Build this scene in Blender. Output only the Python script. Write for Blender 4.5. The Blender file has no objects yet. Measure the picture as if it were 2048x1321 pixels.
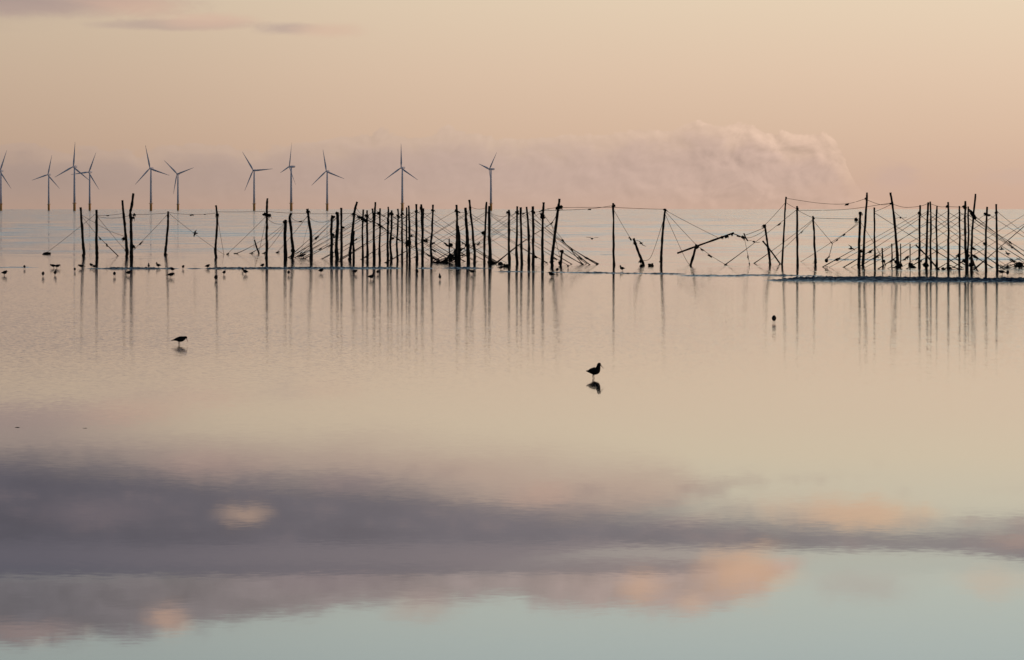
import bpy, bmesh, math, random
from mathutils import Vector, Matrix, noise as mnoise

R = math.radians
scene = bpy.context.scene
COL = scene.collection

# ------------------------------------------------------------------ camera
F = 2048 * 200.0 / 36.0          # focal length in photo pixels (200 mm lens on a 36 mm frame)
HOR = 418.5                      # photo row of the horizon
CAM_H = 3.5                      # eye height above the water, metres
cam_d = bpy.data.cameras.new('camera')
cam_d.lens = 200; cam_d.sensor_width = 36; cam_d.sensor_fit = 'HORIZONTAL'
cam_d.shift_y = -(660.5 - HOR) / 2048
cam_d.clip_start = 0.5; cam_d.clip_end = 400000
cam = bpy.data.objects.new('camera', cam_d)
COL.objects.link(cam)
cam.location = (0, 0, CAM_H)
cam.rotation_euler = (R(90), 0, 0)
scene.camera = cam

# ------------------------------------------------------------------ render / view
scene.render.engine = 'CYCLES'
scene.cycles.use_denoising = True
scene.cycles.max_bounces = 6
scene.view_settings.view_transform = 'Standard'
scene.view_settings.look = 'None'
scene.view_settings.exposure = 0.0
scene.view_settings.gamma = 1.0
scene.view_settings.use_curve_mapping = False


def lin(rgb):
    out = []
    for c in rgb:
        c = c / 255.0
        out.append(c / 12.92 if c <= 0.04045 else ((c + 0.055) / 1.055) ** 2.4)
    return out


def fresnel(g, n=1.333):
    ci = math.sin(g); ct = math.sqrt(1 - (math.cos(g) / n) ** 2)
    rs = ((ci - n * ct) / (ci + n * ct)) ** 2
    rp = ((n * ci - ct) / (n * ci + ct)) ** 2
    return 0.5 * (rs + rp)


# ------------------------------------------------------------------ small node builder
class NB:
    def __init__(self, tree):
        self.t = tree; self.n = tree.nodes; self.l = tree.links

    def put(self, sock, v):
        if isinstance(v, bpy.types.NodeSocket):
            self.l.new(v, sock)
        elif v is not None:
            if hasattr(sock, 'default_value'):
                try:
                    sock.default_value = v
                except TypeError:
                    sock.default_value = (v[0], v[1], v[2], 1.0) if len(v) == 3 else v[:3]
                except ValueError:
                    sock.default_value = (v[0], v[1], v[2], 1.0)

    def m(self, op, a, b=None, c=None, clamp=False):
        n = self.n.new('ShaderNodeMath'); n.operation = op; n.use_clamp = clamp
        self.put(n.inputs[0], a); self.put(n.inputs[1], b); self.put(n.inputs[2], c)
        return n.outputs[0]

    def add(self, a, b): return self.m('ADD', a, b)
    def sub(self, a, b): return self.m('SUBTRACT', a, b)
    def mul(self, a, b): return self.m('MULTIPLY', a, b)
    def div(self, a, b): return self.m('DIVIDE', a, b)

    def rng(self, v, a0, a1, b0=0.0, b1=1.0, smooth=True):
        n = self.n.new('ShaderNodeMapRange'); n.clamp = True
        n.interpolation_type = 'SMOOTHSTEP' if smooth else 'LINEAR'
        for i, x in enumerate((v, a0, a1, b0, b1)):
            self.put(n.inputs[i], x)
        return n.outputs[0]

    def xyz(self, x, y, z):
        n = self.n.new('ShaderNodeCombineXYZ')
        self.put(n.inputs[0], x); self.put(n.inputs[1], y); self.put(n.inputs[2], z)
        return n.outputs[0]

    def noise(self, vec, scale=1.0, detail=4.0, rough=0.55, dist=0.0, color=False):
        n = self.n.new('ShaderNodeTexNoise'); n.noise_dimensions = '3D'
        self.put(n.inputs['Vector'], vec)
        n.inputs['Scale'].default_value = scale; n.inputs['Detail'].default_value = detail
        n.inputs['Roughness'].default_value = rough; n.inputs['Distortion'].default_value = dist
        return n.outputs['Color'] if color else n.outputs[0]

    def mix(self, fac, a, b):
        n = self.n.new('ShaderNodeMix'); n.data_type = 'RGBA'; n.clamp_factor = True
        self.put(n.inputs[0], fac); self.put(n.inputs[6], a); self.put(n.inputs[7], b)
        return n.outputs[2]

    def curve(self, u, pts, lo, hi):
        """float curve through (u, value) points; flat beyond the ends"""
        n = self.n.new('ShaderNodeFloatCurve')
        u0, u1 = pts[0][0], pts[-1][0]
        c = n.mapping.curves[0]
        q = [((a - u0) / (u1 - u0), (b - lo) / (hi - lo)) for a, b in pts]
        c.points[0].location = q[0]; c.points[-1].location = q[-1]
        for a in q[1:-1]:
            c.points.new(*a)
        n.mapping.update()
        self.put(n.inputs['Value'], self.rng(u, u0, u1, smooth=False))
        return self.add(self.mul(n.outputs[0], hi - lo), lo)


# ------------------------------------------------------------------ sky
SUN_AZ = 70.0      # degrees to the right of the view direction
SUN_EL = 2.5
world = bpy.data.worlds.new('World'); scene.world = world
world.use_nodes = True
wt = world.node_tree
for n in list(wt.nodes):
    wt.nodes.remove(n)
W = NB(wt)
tc = W.n.new('ShaderNodeTexCoord')
sp = W.n.new('ShaderNodeSeparateXYZ'); W.l.new(tc.outputs['Generated'], sp.inputs[0])
dx, dy, dz = sp.outputs
hz = W.m('SQRT', W.add(W.mul(dx, dx), W.mul(dy, dy)))
u = W.mul(W.m('ARCTAN2', dx, dy), F)                # azimuth, in photo-pixel units of angle
v = W.m('MAXIMUM', W.mul(W.m('ARCTAN2', dz, hz), F), 0.0)   # elevation, same unit
sky = W.n.new('ShaderNodeTexSky'); sky.sky_type = 'NISHITA'; sky.sun_disc = False
sky.sun_elevation = R(SUN_EL); sky.sun_rotation = R(SUN_AZ)
sky.air_density = 1.0; sky.dust_density = 1.5; sky.ozone_density = 2.0
hi_sky = W.n.new('ShaderNodeVectorMath'); hi_sky.operation = 'SCALE'
W.l.new(sky.outputs[0], hi_sky.inputs[0]); hi_sky.inputs['Scale'].default_value = 0.14
# low dusk band near the horizon
ramp = W.n.new('ShaderNodeValToRGB')
W.l.new(W.rng(v, 0, 1600, smooth=False), ramp.inputs[0])
stops = [(0, (206, 171, 150)), (60, (209, 176, 154)), (150, (218, 187, 162)), (270, (226, 198, 172)),
         (400, (231, 208, 181)), (490, (233, 215, 187)), (620, (226, 219, 197)), (760, (217, 222, 209)),
         (870, (211, 221, 214)), (1050, (203, 217, 217)), (1600, (172, 192, 206))]
el = ramp.color_ramp.elements
while len(el) > 1:
    el.remove(el[-1])
el[0].position = 0; el[0].color = lin(stops[0][1]) + [1]
for p, c in stops[1:]:
    e = el.new(p / 1600.0); e.color = lin(c) + [1]
sd = W.div(W.add(W.mul(dx, math.sin(R(SUN_AZ))), W.mul(dy, math.cos(R(SUN_AZ)))), W.m('MAXIMUM', hz, 1e-4))
glow = W.curve(sd, [(-1, .60), (-.3, .60), (0, .62), (.17, .66), (.262, .765), (.342, .93), (.424, 1.0), (.7, 1.12), (1, 1.25)], 0, 2)
gv = W.n.new('ShaderNodeVectorMath'); gv.operation = 'SCALE'
W.l.new(ramp.outputs[0], gv.inputs[0]); W.l.new(glow, gv.inputs['Scale'])
base = W.mix(W.rng(v, 900, 3400), gv.outputs[0], hi_sky.outputs[0])


def side(cl, cr, cm=None):
    L_, R_ = list(cl) + [1], list(cr) + [1]
    if cm is None:
        return W.mix(W.rng(u, -900, 900, smooth=False), L_, R_)
    return W.mix(W.rng(u, 0, 900, smooth=False), W.mix(W.rng(u, -950, 0, smooth=False), L_, list(cm) + [1]), R_)


# shared cloud noise fields: long streaks, small lumps, cauliflower heads
n_big = W.sub(W.noise(W.xyz(W.div(u, 190.0), W.div(v, 42.0), 4.2), 1.0, 4.0, 0.6, 0.5), 0.5)
n_sml = W.sub(W.noise(W.xyz(W.div(u, 62.0), W.div(v, 26.0), 9.7), 1.0, 4.0, 0.62, 0.3), 0.5)
n_str = W.sub(W.noise(W.xyz(W.div(u, 300.0), W.div(v, 11.0), 1.3), 1.0, 3.0, 0.6, 0.2), 0.5)


def heads(du, dv):
    return W.sub(W.noise(W.xyz(W.div(W.add(u, du), 72.0), W.div(W.add(v, dv), 60.0), 2.6), 1.0, 5.0, 0.54, 0.35), 0.5)


n_head = heads(0.0, 0.0)
n_lit = W.sub(n_head, heads(10.0, 8.0))           # light from the right and above


def shade(col, e):
    ev = W.n.new('ShaderNodeVectorMath'); ev.operation = 'SCALE'
    W.l.new(col, ev.inputs[0]); W.l.new(W.m('MAXIMUM', W.add(1.0, e), 0.3), ev.inputs['Scale'])
    return ev.outputs[0]


def layer(bg, b, t, sb, st, cl, cr, alpha=1.0, nb_=None, nt_=None, refl=None, lit=None, cm=None):
    """one cloud band between two curves over azimuth with ragged edges"""
    bc = W.curve(u, b, 0, 1000) if isinstance(b, list) else b
    tcv = W.curve(u, t, 0, 1000) if isinstance(t, list) else t
    lo = W.sub(v, bc); hi = W.sub(tcv, v)
    if nb_ is not None: lo = W.add(lo, nb_)
    if nt_ is not None: hi = W.add(hi, nt_)
    mask = W.mul(W.mul(W.rng(lo, -sb, sb), W.rng(hi, -st, st)), alpha)
    k = 1.0 / fresnel(refl / F) if refl else 1.0
    col = side([q * k for q in lin(cl)], [q * k for q in lin(cr)], None if cm is None else [q * k for q in lin(cm)])
    if lit is not None:
        col = shade(col, lit)
    return W.mix(mask, bg, col)


def blob(bg, x, y, rx, ry, c, alpha=1.0, warp=0.8, soft=0.6, refl=False):
    vv = y - HOR if refl else HOR - y
    a = W.div(W.sub(u, x - 1024), rx); b = W.div(W.sub(v, vv), ry)
    d = W.m('SQRT', W.add(W.mul(a, a), W.mul(b, b)))
    d = W.add(d, W.mul(W.add(n_sml, W.mul(n_big, 0.8)), 2.4 * warp))
    k = 1.0 / fresnel(vv / F) if refl else 1.0
    return W.mix(W.mul(W.rng(d, 1 + soft, 1 - soft), alpha), bg, [q * k for q in lin(c)] + [1])


def P(pts, refl=False):
    return [(x - 1024, (y - HOR) if refl else (HOR - y)) for x, y in pts]


c = base
# far cumulus bank on the horizon
bank_top = P([(-700, 300), (0, 292), (140, 297), (260, 303), (340, 295), (430, 287), (530, 297), (640, 287), (700, 268),
              (780, 264), (860, 272), (900, 258), (960, 270), (1060, 280), (1150, 276), (1250, 268), (1330, 262),
              (1400, 254), (1450, 262), (1490, 244), (1535, 258), (1600, 264), (1650, 272), (1682, 300), (1702, 350), (1730, 390), (1820, 404), (2600, 414)])
lit_amt = W.curve(u, [(-1024, 0.15), (-300, 0.3), (100, 0.45), (330, 0.7), (450, 1.0), (640, 1.0), (720, 0.6)], 0, 1)
puff = W.curve(u, [(-1024, 0.75), (-300, 0.85), (250, 0.9), (330, 1.0), (660, 1.0), (740, 0.7)], 0, 1)
hgt = W.add(W.sub(W.curve(u, bank_top, 0, 1000), v), W.add(W.mul(W.mul(n_head, puff), 74.0), W.mul(n_big, 22.0)))   # depth below the cloud tops
c_top = side(lin((186, 161, 145)), lin((230, 195, 171)), lin((208, 181, 161)))
c_low = side(lin((171, 148, 136)), lin((207, 175, 156)), lin((196, 169, 155)))
c_bank = shade(W.mix(W.rng(hgt, 0, 75), c_top, c_low), W.mul(n_lit, W.mul(lit_amt, 1.15)))
m_bank = W.mul(W.add(W.mul(W.rng(hgt, -3, 4), 0.78), W.mul(W.rng(hgt, 0, 60), 0.22)), W.rng(v, -10, 85, 0.35, 1.0))
m_bank = W.mul(m_bank, W.rng(W.add(u, W.add(W.mul(n_head, 260.0), W.mul(n_big, 220.0))), 800, 590, 0.12, 1.0))
c = W.mix(m_bank, c, c_bank)
bank2 = P([(-700, 330), (0, 318), (300, 325), (500, 318), (700, 300), (900, 296), (1100, 300), (1300, 290), (1380, 282), (1450, 296),
           (1560, 310), (1650, 330), (1700, 400), (1760, 419), (2600, 419)])
c = layer(c, 25.0, bank2, 40, 16, (168, 147, 137), (203, 173, 158), 0.5, None, W.add(W.mul(n_head, 80.0), W.mul(n_big, 40.0)),
          lit=W.mul(n_lit, W.mul(lit_amt, 0.5)), cm=(194, 168, 155))
c = blob(c, 1785, 352, 46, 24, (202, 172, 157), 0.6)
c = blob(c, 2030, 352, 60, 15, (206, 176, 158), 0.55)
c = blob(c, 1740, 380, 140, 16, (207, 174, 155), 0.5)
# streaks high on the left
c = blob(c, 90, 8, 230, 24, (182, 158, 148), 0.8, 0.45, 0.6)
c = blob(c, 265, 12, 90, 18, (211, 177, 156), 0.65, 0.4, 0.7)
c = blob(c, 345, 51, 150, 9, (188, 166, 152), 0.85, 0.45, 0.6)
c = blob(c, 420, 44, 78, 13, (213, 181, 160), 0.75, 0.4, 0.7)
c = blob(c, 580, 58, 58, 11, (190, 168, 155), 0.85, 0.4, 0.6)
c = blob(c, 655, 61, 66, 13, (215, 185, 162), 0.8, 0.4, 0.7)
# the cloud deck above the frame (it shows in the water)
cb0 = P([(-900, 800), (0, 815), (200, 850), (420, 876), (800, 885), (1100, 915), (1350, 945), (1450, 1000), (2600, 1000)], True)
ct0 = P([(-900, 1080), (0, 1080), (1000, 1080), (1300, 1020), (1400, 985), (1500, 940), (2600, 930)], True)
ragged = W.add(W.add(W.mul(n_big, 60.0), W.mul(n_sml, 30.0)), W.mul(n_str, 34.0))
c = layer(c, cb0, ct0, 55, 30, (140, 124, 121), (190, 162, 144), 0.75, W.mul(n_big, 70.0), W.mul(n_big, 40.0), 520, cm=(176, 150, 137))
cb1 = P([(-900, 890), (0, 912), (200, 925), (500, 952), (750, 962), (1024, 1005), (1280, 1018), (1500, 1030), (1750, 1050), (1900, 1052), (2048, 1040), (2700, 1010)], True)
ct1 = P([(-900, 1160), (0, 1146), (900, 1144), (1050, 1118), (1200, 1100), (1500, 1098), (1800, 1098), (1950, 1104), (2048, 1118), (2700, 1160)], True)
c = layer(c, cb1, ct1, 44, 9, (88, 85, 93), (130, 121, 122), 0.97, ragged, W.add(W.mul(n_str, 16.0), W.mul(n_big, 8.0)), 620,
          lit=W.add(W.mul(n_str, 0.2), W.add(W.mul(n_big, 0.55), W.mul(n_sml, 0.2))), cm=(114, 108, 113))
# pink-lit folds inside the deck, bluer underside
fold = W.mul(W.rng(W.add(n_big, W.mul(n_sml, 0.5)), 0.02, 0.26), W.mul(W.rng(v, 470, 560), W.rng(v, 700, 640)))
c = W.mix(W.mul(fold, 0.55), c, side([q * 1.3 for q in lin((128, 113, 114))], [q * 1.3 for q in lin((172, 148, 137))]))
under = W.mul(W.rng(v, 640, 715), W.rng(v, 735, 720))
c = W.mix(W.mul(under, W.rng(u, 300, -700, 0.1, 0.45)), c, [q * 1.42 for q in lin((84, 84, 100))] + [1])
cb3 = P([(-900, 1140), (1000, 1138), (1500, 1120), (1700, 1120), (2600, 1120)], True)
ct3 = P([(-900, 1300), (0, 1281), (300, 1262), (450, 1244), (600, 1226), (700, 1210), (800, 1207), (900, 1200), (1000, 1192), (1100, 1208), (1250, 1214),
         (1380, 1216), (1500, 1192), (1570, 1150), (1640, 1105), (2600, 1000)], True)
c = layer(c, cb3, ct3, 14, 18, (104, 98, 103), (192, 162, 144), 0.93, W.mul(n_str, 12.0), W.add(W.mul(n_big, 50.0), W.mul(n_sml, 60.0)), 790,
          lit=W.add(W.mul(n_big, 0.9), W.mul(n_sml, 0.7)), cm=(150, 134, 130))
cb2 = P([(-900, 1108), (900, 1110), (1300, 1116), (1450, 1122), (2600, 1128)], True)
ct2 = P([(-900, 1148), (900, 1146), (1200, 1146), (1400, 1142), (1500, 1122), (1600, 1100), (2600, 1100)], True)
c = layer(c, cb2, ct2, 10, 4, (92, 90, 99), (138, 127, 126), 0.85, W.mul(n_str, 16.0), W.mul(n_str, 12.0), 700)
cb4 = P([(-900, 1085), (900, 1088), (1300, 1092), (1480, 1100), (1560, 1110), (2600, 1120)], True)
ct4 = P([(-900, 1130), (900, 1132), (1300, 1134), (1450, 1128), (1530, 1112), (1620, 1095), (2600, 1090)], True)
c = layer(c, cb4, ct4, 12, 12, (104, 99, 106), (176, 154, 142), 0.62, W.mul(n_str, 30.0), W.mul(n_str, 24.0), 690, cm=(140, 128, 128))
for i, (x, y, rx, ry, cc, al) in enumerate([
        (490, 1028, 42, 15, (184, 155, 134), 0.8), (335, 1238, 38, 22, (198, 161, 137), 0.7),
        (1715, 1026, 120, 24, (214, 172, 136), 0.8), (1620, 1015, 150, 20, (196, 164, 142), 0.5),
        (1490, 1140, 75, 42, (214, 172, 138), 0.75), (1285, 1172, 42, 26, (206, 168, 140), 0.7), (1385, 1206, 32, 16, (206, 172, 146), 0.6),
        (1715, 1172, 90, 22, (172, 160, 150), 0.6), (1990, 1162, 60, 26, (198, 174, 152), 0.6), (2030, 1082, 60, 14, (190, 158, 140), 0.5),
        (850, 1215, 55, 26, (172, 150, 138), 0.6), (60, 1262, 90, 18, (172, 144, 134), 0.5), (200, 1025, 90, 22, (122, 110, 114), 0.6),
        (420, 925, 90, 26, (165, 138, 130), 0.55), (1090, 990, 60, 18, (186, 154, 138), 0.6), (640, 1165, 130, 18, (132, 118, 120), 0.6),
        (1360, 1042, 60, 10, (160, 138, 132), 0.5), (690, 965, 60, 16, (140, 122, 122), 0.5)]):
    c = blob(c, x, y, rx, ry, cc, al * 0.82, 0.8, 0.85, True)
world.cycles.sampling_method = 'MANUAL'; world.cycles.sample_map_resolution = 512
bgn = W.n.new('ShaderNodeBackground'); W.l.new(c, bgn.inputs[0]); bgn.inputs[1].default_value = 1.0
wo = W.n.new('ShaderNodeOutputWorld'); W.l.new(bgn.outputs[0], wo.inputs[0])

# ------------------------------------------------------------------ sun (very low, weak)
sl = bpy.data.lights.new('sun', 'SUN'); sl.energy = 1.0; sl.angle = R(0.5); sl.color = (1.0, 0.62, 0.38)
so = bpy.data.objects.new('sun', sl); COL.objects.link(so)
sdir = Vector((math.sin(R(SUN_AZ)) * math.cos(R(SUN_EL)), math.cos(R(SUN_AZ)) * math.cos(R(SUN_EL)), math.sin(R(SUN_EL))))
so.rotation_euler = sdir.to_track_quat('Z', 'Y').to_euler()
so.location = (60, 20, 40)


# ------------------------------------------------------------------ materials
def principled(name, color, rough=0.7, spec=0.3, bump=0.0, bscale=20.0, vary=0.3, metallic=0.0):
    mt = bpy.data.materials.new(name); mt.use_nodes = True
    nb = NB(mt.node_tree); p = nb.n['Principled BSDF']
    g = nb.n.new('ShaderNodeTexCoord').outputs['Object']
    nz = nb.noise(g, bscale, 5, 0.6)
    k0 = [q * (1 - vary) for q in color]; k1 = [min(1, q * (1 + vary)) for q in color]
    nb.l.new(nb.mix(nb.rng(nz, 0.3, 0.7), k0 + [1], k1 + [1]), p.inputs['Base Color'])
    p.inputs['Roughness'].default_value = rough; p.inputs['Specular IOR Level'].default_value = spec
    p.inputs['Metallic'].default_value = metallic
    if bump:
        b = nb.n.new('ShaderNodeBump'); b.inputs['Strength'].default_value = bump; b.inputs['Distance'].default_value = 0.02
        nb.l.new(nz, b.inputs['Height']); nb.l.new(b.outputs[0], p.inputs['Normal'])
    return mt


M_WOOD = principled('wet_dark_wood', (0.014, 0.012, 0.010), 0.75, 0.15, 0.6, 14.0)
M_WEED = principled('dark_seaweed', (0.010, 0.010, 0.008), 0.8, 0.1, 0.3, 30.0)
M_ROPE = principled('old_tarred_rope', (0.035, 0.026, 0.022), 0.9, 0.05, 0.2, 40.0)
M_FEATHER = principled('black_feather', (0.010, 0.010, 0.012), 0.8, 0.1, 0.2, 60.0)
M_BILL = principled('orange_bill', (0.22, 0.045, 0.012), 0.5, 0.3, 0.0, 60.0)
M_LEG = principled('dull_pink_leg', (0.05, 0.03, 0.028), 0.6, 0.2, 0.0, 60.0)
M_TURB = principled('grey_turbine_paint', (0.74, 0.75, 0.86), 0.5, 0.3, 0.0, 0.2, 0.06)
M_YELL = principled('yellow_turbine_paint', (0.75, 0.40, 0.14), 0.6, 0.3, 0.0, 0.3, 0.15)
M_BUOY = principled('black_float', (0.012, 0.012, 0.012), 0.5, 0.3, 0.0, 10.0)


def water_material():
    mt = bpy.data.materials.new('tidal_water'); mt.use_nodes = True
    nb = NB(mt.node_tree); nb.n.remove(nb.n['Principled BSDF'])
    out = nb.n['Material Output']
    pos = nb.n.new('ShaderNodeNewGeometry').outputs['Position']
    nrm = nb.n.new('ShaderNodeNewGeometry').outputs['Normal']
    s = nb.n.new('ShaderNodeSeparateXYZ'); nb.l.new(pos, s.inputs[0])
    X, Y, Z = s.outputs
    # tide line crosses the flat at an angle; beyond it the sea is ruffled
    wob = nb.noise(nb.xyz(nb.mul(X, 0.06), nb.mul(Y, 0.012), 3.0), 1, 3, 0.5)
    beyond = nb.add(nb.sub(Y, nb.sub(311.0, nb.mul(X, 1.82))), nb.mul(nb.sub(wob, 0.5), 60.0))
    sea = nb.rng(beyond, -10, 60)
    far = nb.rng(Y, 380, 900)
    mid = nb.rng(Y, 75, 165)
    # ripple slopes
    s1 = nb.noise(nb.xyz(nb.mul(X, 6.0), nb.mul(Y, 5.0), 0.0), 1.0, 2, 0.55, 0.0, True)
    s2 = nb.noise(nb.xyz(nb.mul(X, 0.10), nb.mul(Y, 0.16), 5.0), 1.0, 3, 0.6, 0.0, True)
    s3 = nb.noise(nb.xyz(nb.mul(X, 0.11), nb.mul(Y, 0.022), 9.0), 1.0, 3, 0.65, 0.0, True)

    def vm(op, a, b):
        n = nb.n.new('ShaderNodeVectorMath'); n.operation = op
        nb.put(n.inputs[0], a)
        nb.put(n.inputs['Scale'] if op == 'SCALE' else n.inputs[1], b)
        return n.outputs[0]
    a1 = nb.add(nb.add(0.0016, nb.mul(mid, 0.016)), nb.mul(sea, 0.05))
    a2 = nb.add(nb.add(0.0008, nb.mul(mid, 0.0010)), nb.add(nb.mul(sea, 0.055), nb.mul(far, 0.03)))
    a3 = nb.add(nb.mul(sea, 0.045), nb.mul(far, 0.03))
    lane = nb.noise(nb.xyz(nb.mul(X, 0.010), nb.mul(Y, 0.0045), 31.0), 1, 3, 0.6)
    lane2 = nb.noise(nb.xyz(nb.mul(X, 0.05), nb.mul(Y, 0.035), 37.0), 1, 3, 0.6)
    lanes = nb.add(nb.mul(nb.rng(lane, 0.34, 0.64), 1.3), nb.mul(nb.rng(lane2, 0.36, 0.64), 0.9))   # wind lanes
    wind = nb.add(1.0, nb.mul(sea, nb.sub(lanes, 0.35)))
    a1 = nb.mul(a1, wind); a2 = nb.mul(a2, wind); a3 = nb.mul(a3, wind)
    half = (0.5, 0.5, 0.5)
    sl_ = vm('ADD', vm('SCALE', vm('SUBTRACT', s1, half), a1), vm('SCALE', vm('SUBTRACT', s2, half), a2))
    sl_ = vm('ADD', sl_, vm('SCALE', vm('SUBTRACT', s3, half), a3))
    sl_ = vm('MULTIPLY', sl_, (1.6, 1.0, 0.0))     # cross ripples run along the shore
    # wave fronts roll towards the shore, so the faces turned that way are the steeper ones
    sl_ = vm('ADD', sl_, nb.xyz(0.0, nb.mul(nb.mul(wind, nb.add(nb.mul(sea, 0.0030), nb.mul(far, 0.0042))), -1.0), 0.0))
    nn = nb.n.new('ShaderNodeVectorMath'); nn.operation = 'NORMALIZE'
    nb.l.new(vm('ADD', nrm, sl_), nn.inputs[0])
    # ruffled facets between the calm ones: steeper, leaning to the shore
    s4 = nb.noise(nb.xyz(nb.mul(X, 9.0), nb.mul(Y, 7.0), 41.0), 1.0, 1, 0.5, 0.0, True)
    cap = vm('MULTIPLY', vm('SCALE', vm('SUBTRACT', s4, half), nb.mul(mid, 0.10)), (0.7, 1.0, 0.0))
    cap = vm('ADD', cap, nb.xyz(0.0, nb.mul(mid, -0.004), 0.0))
    n2 = nb.n.new('ShaderNodeVectorMath'); n2.operation = 'NORMALIZE'
    nb.l.new(vm('ADD', nn.outputs[0], cap), n2.inputs[0])
    # share of ruffled facets, in patches
    pat = nb.noise(nb.xyz(nb.mul(X, 0.05), nb.mul(Y, 0.05), 17.0), 1, 3, 0.6)
    fine = nb.noise(nb.xyz(nb.mul(X, 0.8), nb.mul(Y, 1.1), 23.0), 1, 2, 0.6)
    ruff = nb.add(nb.mul(mid, 0.70), nb.mul(nb.sub(pat, 0.5), nb.mul(mid, 0.5)))
    ruff = nb.add(ruff, nb.mul(nb.sub(fine, 0.5), nb.mul(mid, 0.6)))
    ruff = nb.m('MINIMUM', nb.m('MAXIMUM', ruff, 0.0), 0.85)

    def water(rough, nor):
        p = nb.n.new('ShaderNodeBsdfPrincipled')
        p.inputs['Base Color'].default_value = (0.022, 0.027, 0.040, 1)
        nb.put(p.inputs['Roughness'], rough)
        p.inputs['IOR'].default_value = 1.333
        nb.l.new(nor, p.inputs['Normal'])
        return p.outputs[0]
    calm = water(nb.add(0.018, nb.mul(mid, 0.012)), nn.outputs[0])
    rough = water(0.03, n2.outputs[0])
    mx = nb.n.new('ShaderNodeMixShader')
    nb.put(mx.inputs[0], ruff); nb.l.new(calm, mx.inputs[1]); nb.l.new(rough, mx.inputs[2])
    nb.l.new(mx.outputs[0], out.inputs[0])
    return mt


def chop_material():
    mt = bpy.data.materials.new('choppy_water'); mt.use_nodes = True
    p = mt.node_tree.nodes['Principled BSDF']
    p.inputs['Base Color'].default_value = (0.004, 0.010, 0.035, 1)
    p.inputs['Roughness'].default_value = 0.12; p.inputs['IOR'].default_value = 1.333
    return mt


M_WATER = water_material()
M_CHOP = chop_material()


# ------------------------------------------------------------------ helpers
def depth_at(py):
    return CAM_H * F / (py - HOR)


def at(px, py, D):
    return Vector(((px - 1024) / F * D, D, CAM_H - (py - HOR) / F * D))


def on_water(px, py):
    return at(px, py, depth_at(py))


def mesh_obj(name, bm, mat, parent=None, loc=(0, 0, 0), smooth=True):
    me = bpy.data.meshes.new(name)
    bm.normal_update(); bm.to_mesh(me); bm.free()
    if smooth:
        for p in me.polygons:
            p.use_smooth = True
    me.materials.append(mat)
    o = bpy.data.objects.new(name, me); COL.objects.link(o)
    o.location = loc
    if parent:
        o.parent = parent
    return o


def tag(o, label, cat, group=None, kind=None):
    if label: o['label'] = label
    if cat: o['category'] = cat
    if group: o['group'] = group
    if kind: o['kind'] = kind
    return o


def empty(name, loc, rz=0.0):
    o = bpy.data.objects.new(name, None); COL.objects.link(o)
    o.location = loc; o.rotation_euler = (0, 0, rz); o.empty_display_size = 0.2
    return o


def frame(t):
    t = t.normalized()
    a = Vector((0, 1, 0)) if abs(t.y) < 0.9 else Vector((1, 0, 0))
    x = t.cross(a).normalized(); y = t.cross(x).normalized()
    return x, y


def add_tube(bm, pts, rad, seg=8, flat=1.0, ref=None):
    """closed tube along pts with a radius per point; flat squeezes it sideways"""
    rings = []
    n = len(pts)
    for i, p in enumerate(pts):
        t = pts[min(i + 1, n - 1)] - pts[max(i - 1, 0)]
        if ref is not None:
            y = ref.normalized(); x = t.cross(y).normalized()
        else:
            x, y = frame(t)
        r = rad[i] if isinstance(rad, (list, tuple)) else rad
        rings.append([bm.verts.new(p + x * (r * math.cos(2 * math.pi * k / seg)) + y * (r * flat * math.sin(2 * math.pi * k / seg))) for k in range(seg)])
    for a, b in zip(rings, rings[1:]):
        for k in range(seg):
            bm.faces.new((a[k], a[(k + 1) % seg], b[(k + 1) % seg], b[k]))
    bm.faces.new(list(reversed(rings[0]))); bm.faces.new(rings[-1])


def spline(pts, n_per):
    out = []
    m = len(pts)
    for i in range(m - 1):
        p0 = pts[max(i - 1, 0)]; p1 = pts[i]; p2 = pts[i + 1]; p3 = pts[min(i + 2, m - 1)]
        for k in range(n_per):
            t = k / n_per
            out.append(0.5 * ((2 * p1) + (p2 - p0) * t + (2 * p0 - 5 * p1 + 4 * p2 - p3) * t * t + (3 * p1 - p0 - 3 * p2 + p3) * t ** 3))
    out.append(pts[-1].copy())
    return out


def weed_bm(size, rng, strands=9, droop=1.0):
    """a ragged clump: a lumpy core with hanging fronds"""
    bm = bmesh.new()
    for i in range(3):
        mat = Matrix.Translation(Vector((rng.uniform(-.3, .3), rng.uniform(-.2, .2), rng.uniform(-.25, .2))) * size)
        bmesh.ops.create_icosphere(bm, subdivisions=2, radius=size * rng.uniform(0.28, 0.45), matrix=mat)
    for vv in bm.verts:
        vv.co *= 1 + 0.55 * mnoise.noise(vv.co * (2.6 / size) + Vector((rng.random() * 0.01, size * 31, 0)))
    for i in range(strands):
        p = Vector((rng.uniform(-.45, .45), rng.uniform(-.3, .3), rng.uniform(-.2, .2))) * size
        q = [p]
        d = Vector((rng.uniform(-1, 1), rng.uniform(-.6, .6), rng.uniform(-.6, .5)))
        for k in range(3):
            d = d * 0.7 + Vector((0, 0, -0.5 * droop))
            q.append(q[-1] + d * size * 0.28)
        add_tube(bm, q, [size * 0.09, size * 0.08, size * 0.05, size * 0.02], 4)
    return bm


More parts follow.
